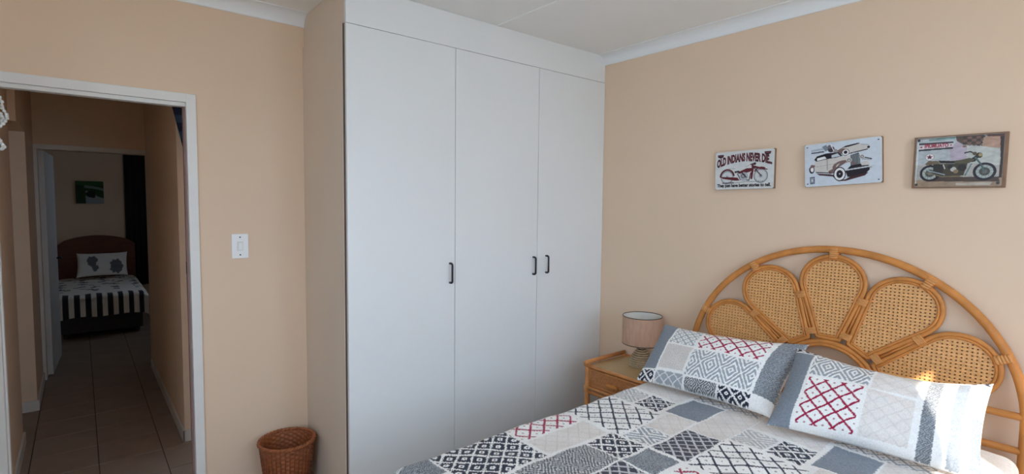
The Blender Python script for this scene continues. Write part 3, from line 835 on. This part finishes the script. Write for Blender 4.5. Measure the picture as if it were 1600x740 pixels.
for z in (S0, S1): keep(G().tube([(LX + (SR - .001) * math.cos(2 * PI * i / 64), LY + (SR - .001) * math.sin(2 * PI * i / 64), LZ + z) for i in range(64)], .0022, 6, closed=True).build('shade_ring', m_lampdark), lp)
for k in range(3):
    a = 2 * PI * k / 3; keep(G().tube([(LX, LY, LZ + .19), (LX + SR * math.cos(a), LY + SR * math.sin(a), LZ + S0 + .004)], .002, 6).build('spider_arm', m_lampdark), lp)

# ------------------------------------------------------------------ tin signs
class Canvas:
    """little raster painter, coordinates 0..1 across (u) and 0..1 up (v), aspect w/h in metres"""
    def __init__(s, w, h, res, bg):
        s.w, s.h = w, h; s.nu, s.nv = int(w / res), int(h / res)
        s.U, s.V = np.meshgrid(np.linspace(0, 1, s.nu), np.linspace(0, 1, s.nv), indexing='ij')
        s.X, s.Y = s.U * w, s.V * h
        s.c = np.broadcast_to(np.array(lin(bg)), s.U.shape + (3,)).copy()
    def put(s, m, col, a=1.0): s.c[m] = s.c[m] * (1 - a) + np.array(lin(col)) * a
    def P(s, p): return p[0] * s.w, p[1] * s.h
    def line(s, pts, wd, col, a=1.0):
        m = np.zeros(s.U.shape, bool)
        for p, q in zip(pts[:-1], pts[1:]):
            (x0, y0), (x1, y1) = s.P(p), s.P(q); dx, dy = x1 - x0, y1 - y0; L2 = dx * dx + dy * dy + 1e-12
            t = np.clip(((s.X - x0) * dx + (s.Y - y0) * dy) / L2, 0, 1)
            m |= (s.X - x0 - t * dx) ** 2 + (s.Y - y0 - t * dy) ** 2 < (wd * s.w / 2) ** 2
        s.put(m, col, a)
    def poly(s, pts, col, a=1.0):
        Q = [s.P(p) for p in pts]; m = np.zeros(s.U.shape, bool)
        for (x0, y0), (x1, y1) in zip(Q, Q[1:] + Q[:1]):
            if y0 == y1: continue
            cr = ((y0 > s.Y) != (y1 > s.Y)) & (s.X < (x1 - x0) * (s.Y - y0) / (y1 - y0) + x0); m ^= cr
        s.put(m, col, a)
    def ell(s, c, r, col, ry=None, r_in=0, a=1.0, a0=None, a1=None, rot=0):
        x, y = s.P(c); rx = r * s.w; ry_ = (ry if ry is not None else r) * s.w
        dx, dy = s.X - x, s.Y - y
        d = np.hypot(dx / rx, dy / ry_); m = (d < 1) & (d >= r_in)
        if a0 is not None:
            an = np.degrees(np.arctan2(dy, dx)) % 360
            m &= ((an >= a0) & (an <= a1)) if a0 <= a1 else ((an >= a0) | (an <= a1))
        s.put(m, col, a)
    def grime(s, amt, sc=9):
        n = np.zeros(s.U.shape)
        for k in range(6): n += np.sin(s.U * sc * (k + 1) * 1.7 + 3 * k + 2 * np.sin(s.V * sc * (k + 2))) * np.sin(s.V * sc * (k + 1.3) + k) / (k + 1)
        s.c *= (1 + amt * n)[..., None]; s.c = np.clip(s.c, 0, 1)
def sign(name, label, cy, zc, w, h, tilt, cv, margin=(0, 0), yaw=0, thick=.024, rad_=.010):
    """sign centred at (XR, cy, zc); local u runs to the right (towards -Y)"""
    e = thing(name, label, 'sign', (XR, cy, zc), 'tin signs above the headboard')
    ct, st = math.cos(tilt), math.sin(tilt)
    def W(u, v, off):   # local metres from centre
        p = u * ct - v * st; q = u * st + v * ct
        return (XR - off, cy - p, zc + q)
    def rr(w, h, r, n=5):
        out = []
        for (sx, sy, a0) in ((1, 1, 0), (-1, 1, 90), (-1, -1, 180), (1, -1, 270)):
            for k in range(n + 1):
                a = math.radians(a0 + 90 * k / n); out.append((sx * (w / 2 - r) + r * math.cos(a), sy * (h / 2 - r) + r * math.sin(a)))
        return out
    mx, my = margin
    keep(G().prism([(-w / 2 - mx, -h / 2 - my), (w / 2 + mx, -h / 2 - my), (w / 2 + mx, h / 2 + my), (-w / 2 - mx, h / 2 + my)],
                   lambda p: W(p[0], p[1], 0), lambda p: W(p[0], p[1], thick - .003)).build('backing_board', m_board), e)
    keep(G().prism(rr(w, h, rad_), lambda p: W(p[0], p[1], thick - .003), lambda p: W(p[0], p[1], thick)).build('tin_plate', m_board if margin[0] else m_bead), e)
    # printed face, rounded at the corners
    Uc = (cv.U - .5) * (w - .003); Vc = (cv.V - .5) * (h - .003)
    r = rad_
    ex = np.maximum(np.abs(Uc) - (w / 2 - .0015 - r), 0); ey = np.maximum(np.abs(Vc) - (h / 2 - .0015 - r), 0)
    d = np.hypot(ex, ey); k = np.where(d > r, r / np.maximum(d, 1e-9), 1)
    Uc = np.sign(Uc) * (np.minimum(np.abs(Uc), w / 2 - .0015 - r) + ex * k); Vc = np.sign(Vc) * (np.minimum(np.abs(Vc), h / 2 - .0015 - r) + ey * k)
    p = Uc * ct - Vc * st; q = Uc * st + Vc * ct
    bulge = thick + .0008
    Pm = np.stack([np.full_like(p, XR - bulge), cy - p, zc + q], -1)
    keep(grid_mesh('printed_face', Pm, m_print, None, cv.c, True), e)
    return e, W
def text_mesh(body, bold=0.0):
    cu = bpy.data.curves.new('lettering', 'FONT'); cu.body = body; cu.size = 1.0; cu.offset = bold; cu.resolution_u = 3
    cu.align_x = 'CENTER'
    ob = bpy.data.objects.new('lettering_tmp', cu); COL.objects.link(ob)
    bpy.context.view_layer.update()
    me = bpy.data.meshes.new_from_object(ob.evaluated_get(bpy.context.evaluated_depsgraph_get()))
    V = [v.co.copy() for v in me.vertices]; F = [tuple(p.vertices) for p in me.polygons]
    bpy.data.objects.remove(ob); bpy.data.curves.remove(cu); bpy.data.meshes.remove(me)
    return V, F
def lettering(e, W, body, cx, cy, width, height, off, m, arc=0.0, bold=0.02, slope=0.0):
    V, F = text_mesh(body, bold)
    x0 = min(v.x for v in V); x1 = max(v.x for v in V); y1 = max(v.y for v in V); y0 = 0.0
    out = []
    for v in V:
        u = (v.x - (x0 + x1) / 2) / (x1 - x0) * width; t = (v.y - y0) / (y1 - y0) * height
        out.append(W(cx + u, cy + t + arc * (1 - (2 * u / width) ** 2) + slope * u, off))
    o = G().add(out, F).build('lettering', m, fixn=False); return keep(o, e)

# sign 1: white tin, old motorcycle drawing, arched slogan
w, h = .318, .203
cv = Canvas(w, h, .00125, (214, 216, 214))
M1, K1, G1 = (94, 18, 32), (44, 38, 46), (150, 152, 158)
for (cx, cy) in ((.09, .90), (.90, .915)):
    cv.poly([(cx - .055, cy + .035), (cx - .05, cy - .03), (cx, cy - .06), (cx + .05, cy - .03), (cx + .055, cy + .035)], (64, 30, 44)); cv.line([(cx - .04, cy), (cx + .04, cy)], .012, (120, 60, 70))
for (c, r) in (((.215, .315), .115), ((.795, .325), .118)):
    cv.ell(c, r, (120, 120, 128), r_in=.86); cv.ell(c, r * .8, (170, 172, 176), r_in=.93); cv.ell(c, r * .2, (90, 90, 96))
    for k in range(8):
        a = PI * k / 8; cv.line([(c[0] - r * .8 * math.cos(a), c[1] - r * .8 * math.sin(a) * w / h), (c[0] + r * .8 * math.cos(a), c[1] + r * .8 * math.sin(a) * w / h)], .004, G1)
cv.ell((.215, .33), .135, M1, r_in=.80, a0=5, a1=185)                       # rear mudguard
cv.ell((.80, .34), .14, M1, r_in=.84, a0=60, a1=150)
cv.poly([(.08, .34), (.16, .33), (.40, .30), (.44, .22), (.36, .22), (.14, .28)], M1)   # chain guard
cv.poly([(.40, .44), (.56, .54), (.66, .54), (.66, .46), (.56, .42), (.42, .40)], M1)    # tank
cv.poly([(.64, .56), (.72, .52), (.90, .47), (.91, .49), (.76, .56), (.68, .60)], M1)    # front guard
cv.line([(.655, .62), (.66, .5), (.64, .27)], .035, M1); cv.line([(.66, .58), (.80, .33)], .016, K1)
cv.line([(.36, .45), (.42, .46)], .03, K1); cv.line([(.40, .40), (.45, .24), (.60, .22), (.63, .42)], .016, K1)
cv.ell((.51, .32), .075, (176, 178, 182)); cv.ell((.50, .34), .04, (110, 110, 118), r_in=.5); cv.line([(.48, .42), (.55, .30)], .02, K1)
cv.line([(.62, .63), (.70, .67)], .016, K1); cv.ell((.69, .645), .022, K1); cv.ell((.655, .60), .02, M1); cv.line([(.54, .58), (.60, .62)], .008, G1)
cv.line([(.12, .17), (.30, .15), (.55, .185), (.84, .18)], .008, (110, 106, 112)); cv.line([(.14, .155), (.33, .17)], .014, (70, 66, 74)); cv.line([(.25, .55), (.36, .54)], .006, G1)
cv.grime(.02)
e, W = sign('tin_sign', 'white tin sign with a red motorcycle and arched slogan', 1.374, 1.694, w, h, math.radians(.5), cv)
lettering(e, W, 'OLD INDIANS NEVER DIE...', 0, .020, .300, .043, .0252, m_ink, arc=.027, bold=.06, slope=.02)
lettering(e, W, 'OLD INDIANS NEVER DIE...', 0, .0215, .296, .040, .0255, m_red, arc=.027, bold=.025, slope=.02)
lettering(e, W, 'They just have better stories to tell.', 0, -.089, .292, .017, .0254, m_ink, bold=.05)

# sign 2: pale tin with two vintage cars, tilted
w, h = .318, .203
cv = Canvas(w, h, .00125, (206, 214, 222))
K2, B2, C2, L2 = (30, 24, 34), (120, 96, 94), (206, 200, 194), (232, 232, 232)
# small upper car
cv.poly([(.46, .80), (.52, .86), (.66, .87), (.72, .90), (.84, .84), (.85, .76), (.80, .73), (.62, .68), (.50, .68), (.45, .72)], C2)
cv.poly([(.50, .84), (.56, .885), (.72, .92), (.74, .90), (.60, .855)], K2); cv.poly([(.45, .80), (.50, .84), (.55, .82), (.50, .70), (.45, .70)], B2)
cv.ell((.555, .735), .05, K2); cv.ell((.555, .735), .042, L2); cv.ell((.555, .735), .024, K2)
cv.line([(.61, .70), (.83, .755)], .014, K2); cv.ell((.845, .80), .018, K2); cv.line([(.75, .88), (.85, .85)], .008, (150, 150, 156))
# left scribble details
cv.line([(.10, .795), (.26, .80)], .02, (70, 76, 90)); cv.line([(.10, .85), (.28, .87)], .03, (170, 180, 190)); cv.poly([(.24, .92), (.30, .96), (.33, .84), (.29, .80)], (120, 130, 140))
cv.ell((.365, .84), .045, (60, 50, 62)); cv.ell((.345, .90), .03, (110, 100, 110)); cv.ell((.42, .79), .03, (150, 140, 144)); cv.line([(.36, .95), (.40, .80)], .01, L2)
# large car
cv.poly([(.13, .63), (.17, .71), (.30, .755), (.46, .755), (.52, .66), (.32, .60), (.16, .58)], K2)          # hood
cv.poly([(.17, .66), (.28, .69), (.30, .63), (.17, .60)], L2); cv.poly([(.37, .70), (.45, .73), (.49, .66), (.37, .64)], (190, 200, 208))
cv.poly([(.14, .58), (.32, .62), (.62, .655), (.64, .50), (.50, .46), (.36, .28), (.14, .34), (.12, .46)], C2)    # body
cv.poly([(.62, .66), (.72, .70), (.74, .62), (.74, .40), (.62, .42)], (84, 92, 96))
for k in range(6): cv.line([(.635 + .018 * k, .43), (.635 + .018 * k, .66)], .005, (150, 156, 160))
cv.poly([(.32, .33), (.44, .42), (.50, .53), (.58, .55), (.63, .48), (.56, .50), (.46, .40), (.40, .27), (.34, .27)], B2)
cv.ell((.54, .40), .16, B2, ry=.10, r_in=.72, a0=10, a1=185); cv.ell((.60, .545), .035, C2); cv.ell((.60, .545), .026, (120, 118, 122), r_in=.5)
cv.ell((.765, .60), .03, C2); cv.ell((.765, .60), .022, (100, 100, 106), r_in=.5)
cv.line([(.77, .55), (.87, .53)], .03, (170, 172, 176)); cv.line([(.80, .58), (.88, .53)], .012, K2)
cv.poly([(.62, .42), (.84, .46), (.86, .30), (.80, .20), (.58, .16), (.55, .30)], K2); cv.poly([(.74, .48), (.84, .50), (.86, .40), (.76, .40)], C2)
cv.line([(.56, .325), (.74, .35), (.91, .375)], .018, (200, 204, 208)); cv.line([(.58, .295), (.88, .345)], .008, K2)
cv.poly([(.16, .30), (.34, .26), (.44, .22), (.50, .10), (.56, .12), (.60, .16), (.84, .24), (.80, .17), (.56, .08), (.46, .08), (.38, .20), (.20, .25)], (66, 34, 36))
cv.line([(.16, .325), (.36, .285)], .014, K2)
cv.ell((.475, .245), .082, K2, ry=.105); cv.ell((.475, .245), .070, L2, ry=.090); cv.ell((.475, .245), .044, K2, ry=.058); cv.ell((.475, .25), .012, (190, 190, 194))
cv.ell((.095, .40), .038, K2, ry=.06); cv.ell((.10, .40), .022, L2, ry=.036); cv.poly([(.05, .42), (.09, .52), (.14, .50), (.14, .46), (.09, .44)], B2)
cv.line([(.31, .64), (.31, .36)], .005, (120, 116, 118)); cv.line([(.16, .46), (.44, .50)], .005, (140, 136, 138))
cv.ell((.655, .72), .01, (150, 150, 154))
cv.poly([(.065, .22), (.135, .23), (.135, .06), (.07, .05)], (92, 100, 122)); cv.line([(.075, .18), (.125, .185)], .008, (206, 210, 216)); cv.line([(.08, .10), (.125, .105)], .008, (200, 204, 212)); cv.ell((.10, .14), .018, (200, 204, 212))
for p in ((.035, .94), (.965, .94), (.035, .06), (.965, .06)): cv.ell(p, .012, (48, 46, 52), ry=.008)
cv.grime(.015)
e, W = sign('tin_sign', 'tilted pale tin sign picturing two vintage cars', .909, 1.706, w, h, math.radians(3.0), cv)

# sign 3: weathered tin with a dark motorcycle
w, h = .276, .205
cv = Canvas(w, h, .00125, (168, 164, 158))
cv.poly([(0, 1), (.5, 1), (.52, .5), (0, .45)], (176, 182, 184)); cv.poly([(.5, .92), (.62, .70), (.62, .50), (.42, .52), (.40, .75)], (176, 164, 176))
cv.poly([(.46, 1), (.78, 1), (.76, .80), (.56, .82), (.48, .90)], (92, 78, 70))
for k in range(5):
    for j in range(4): cv.poly([(.55 + .05 * k, .97 - .055 * j), (.59 + .05 * k, .97 - .055 * j), (.59 + .05 * k, .935 - .055 * j), (.55 + .05 * k, .935 - .055 * j)], (124, 92, 80) if (k + j) % 2 else (70, 58, 54))
cv.poly([(.78, .95), (.95, .96), (.98, .72), (.90, .74), (.76, .74)], (176, 142, 122)); cv.poly([(.60, .80), (.76, .78), (.98, .70), (.96, .40), (.60, .46)], (186, 188, 182))
cv.poly([(.95, 1), (1, 1), (1, .0), (.96, .02), (.97, .5)], (58, 46, 42)); cv.poly([(.80, 1), (1, 1), (1, .94), (.82, .955)], (92, 62, 56))
cv.poly([(0, .14), (1, .16), (1, 0), (0, 0)], (150, 128, 106)); cv.poly([(.20, .20), (.96, .18), (.98, .09), (.50, .10), (.18, .11)], (74, 60, 52)); cv.poly([(.5, .07), (.9, .08), (.88, .02), (.5, .02)], (176, 166, 150))
cv.poly([(.03, .90), (.44, .90), (.44, .86), (.03, .86)], (60, 56, 62)); cv.poly([(.03, .86), (.44, .87), (.44, .77), (.03, .77)], (204, 196, 198)); cv.poly([(.03, .77), (.44, .79), (.44, .755), (.03, .735)], (56, 52, 58))
cv.poly([(.15, .97), (.46, .99), (.46, .95), (.15, .93)], (120, 150, 146)); cv.ell((.06, .815), .012, (150, 40, 56)); cv.ell((.415, .83), .01, (150, 40, 56))
cv.ell((.17, .605), .055, (218, 214, 212)); cv.ell((.17, .605), .055, (110, 104, 112), r_in=.9)
star = []
for k in range(10):
    a = PI / 2 + PI * k / 5; r = .042 if k % 2 == 0 else .018; star.append((.17 + r * math.cos(a), .605 + r * math.sin(a) * w / h))
cv.poly(star, (104, 40, 60))
for (c, r) in (((.185, .275), .125), ((.81, .285), .128)):
    cv.ell(c, r, (34, 26, 36)); cv.ell(c, r * .74, (160, 170, 164)); cv.ell(c, r * .46, (58, 58, 50)); cv.ell(c, r * .2, (96, 98, 92))
    for k in range(6):
        a = PI * k / 6 + .2; cv.line([(c[0] - r * .7 * math.cos(a), c[1] - r * .7 * math.sin(a) * w / h), (c[0] + r * .7 * math.cos(a), c[1] + r * .7 * math.sin(a) * w / h)], .005, (110, 112, 108))
cv.poly([(.12, .47), (.16, .53), (.28, .52), (.30, .46), (.14, .44)], (112, 96, 76)); cv.poly([(.28, .53), (.46, .51), (.66, .55), (.70, .60), (.74, .58), (.70, .48), (.48, .46), (.30, .47)], (40, 38, 36))
cv.poly([(.46, .50), (.64, .56), (.70, .52), (.64, .46), (.48, .46)], (84, 80, 60)); cv.poly([(.22, .46), (.34, .46), (.36, .20), (.26, .20), (.22, .32)], (46, 44, 40))
cv.poly([(.34, .46), (.62, .46), (.58, .22), (.40, .18), (.34, .24)], (66, 60, 48)); cv.ell((.56, .37), .05, (44, 40, 36)); cv.ell((.46, .345), .035, (186, 186, 178)); cv.ell((.49, .30), .03, (140, 120, 90)); cv.ell((.42, .40), .03, (40, 38, 36))
cv.line([(.34, .44), (.36, .36)], .012, (200, 200, 196)); cv.line([(.16, .33), (.36, .24)], .014, (150, 166, 170)); cv.line([(.12, .30), (.34, .20), (.54, .20)], .014, (126, 112, 84))
cv.line([(.70, .56), (.76, .44), (.81, .29)], .022, (74, 96, 96)); cv.line([(.66, .44), (.60, .22)], .018, (96, 120, 118))
cv.line([(.58, .66), (.64, .68), (.70, .63)], .018, (40, 36, 34)); cv.ell((.74, .60), .04, (50, 44, 38)); cv.ell((.755, .61), .024, (150, 136, 96)); cv.ell((.69, .64), .025, (92, 78, 52))
cv.line([(.015, .04), (.02, .96)], .012, (206, 214, 210)); cv.line([(.0, .985), (1, .985)], .012, (70, 62, 58))
for p in ((.025, .955), (.025, .045), (.96, .06)): cv.ell(p, .02, (60, 54, 52))
cv.grime(.10, 14)
e, W = sign('tin_sign', 'weathered tin sign with a dark parked motorcycle and star', .492, 1.690, w, h, math.radians(-.3), cv, margin=(.008, .004), rad_=.006)
lettering(e, W, 'IPIUMUATO', -.070, .0605, .078, .015, .0254, mat('ink_crimson', (158, 34, 60), .5), bold=.04)
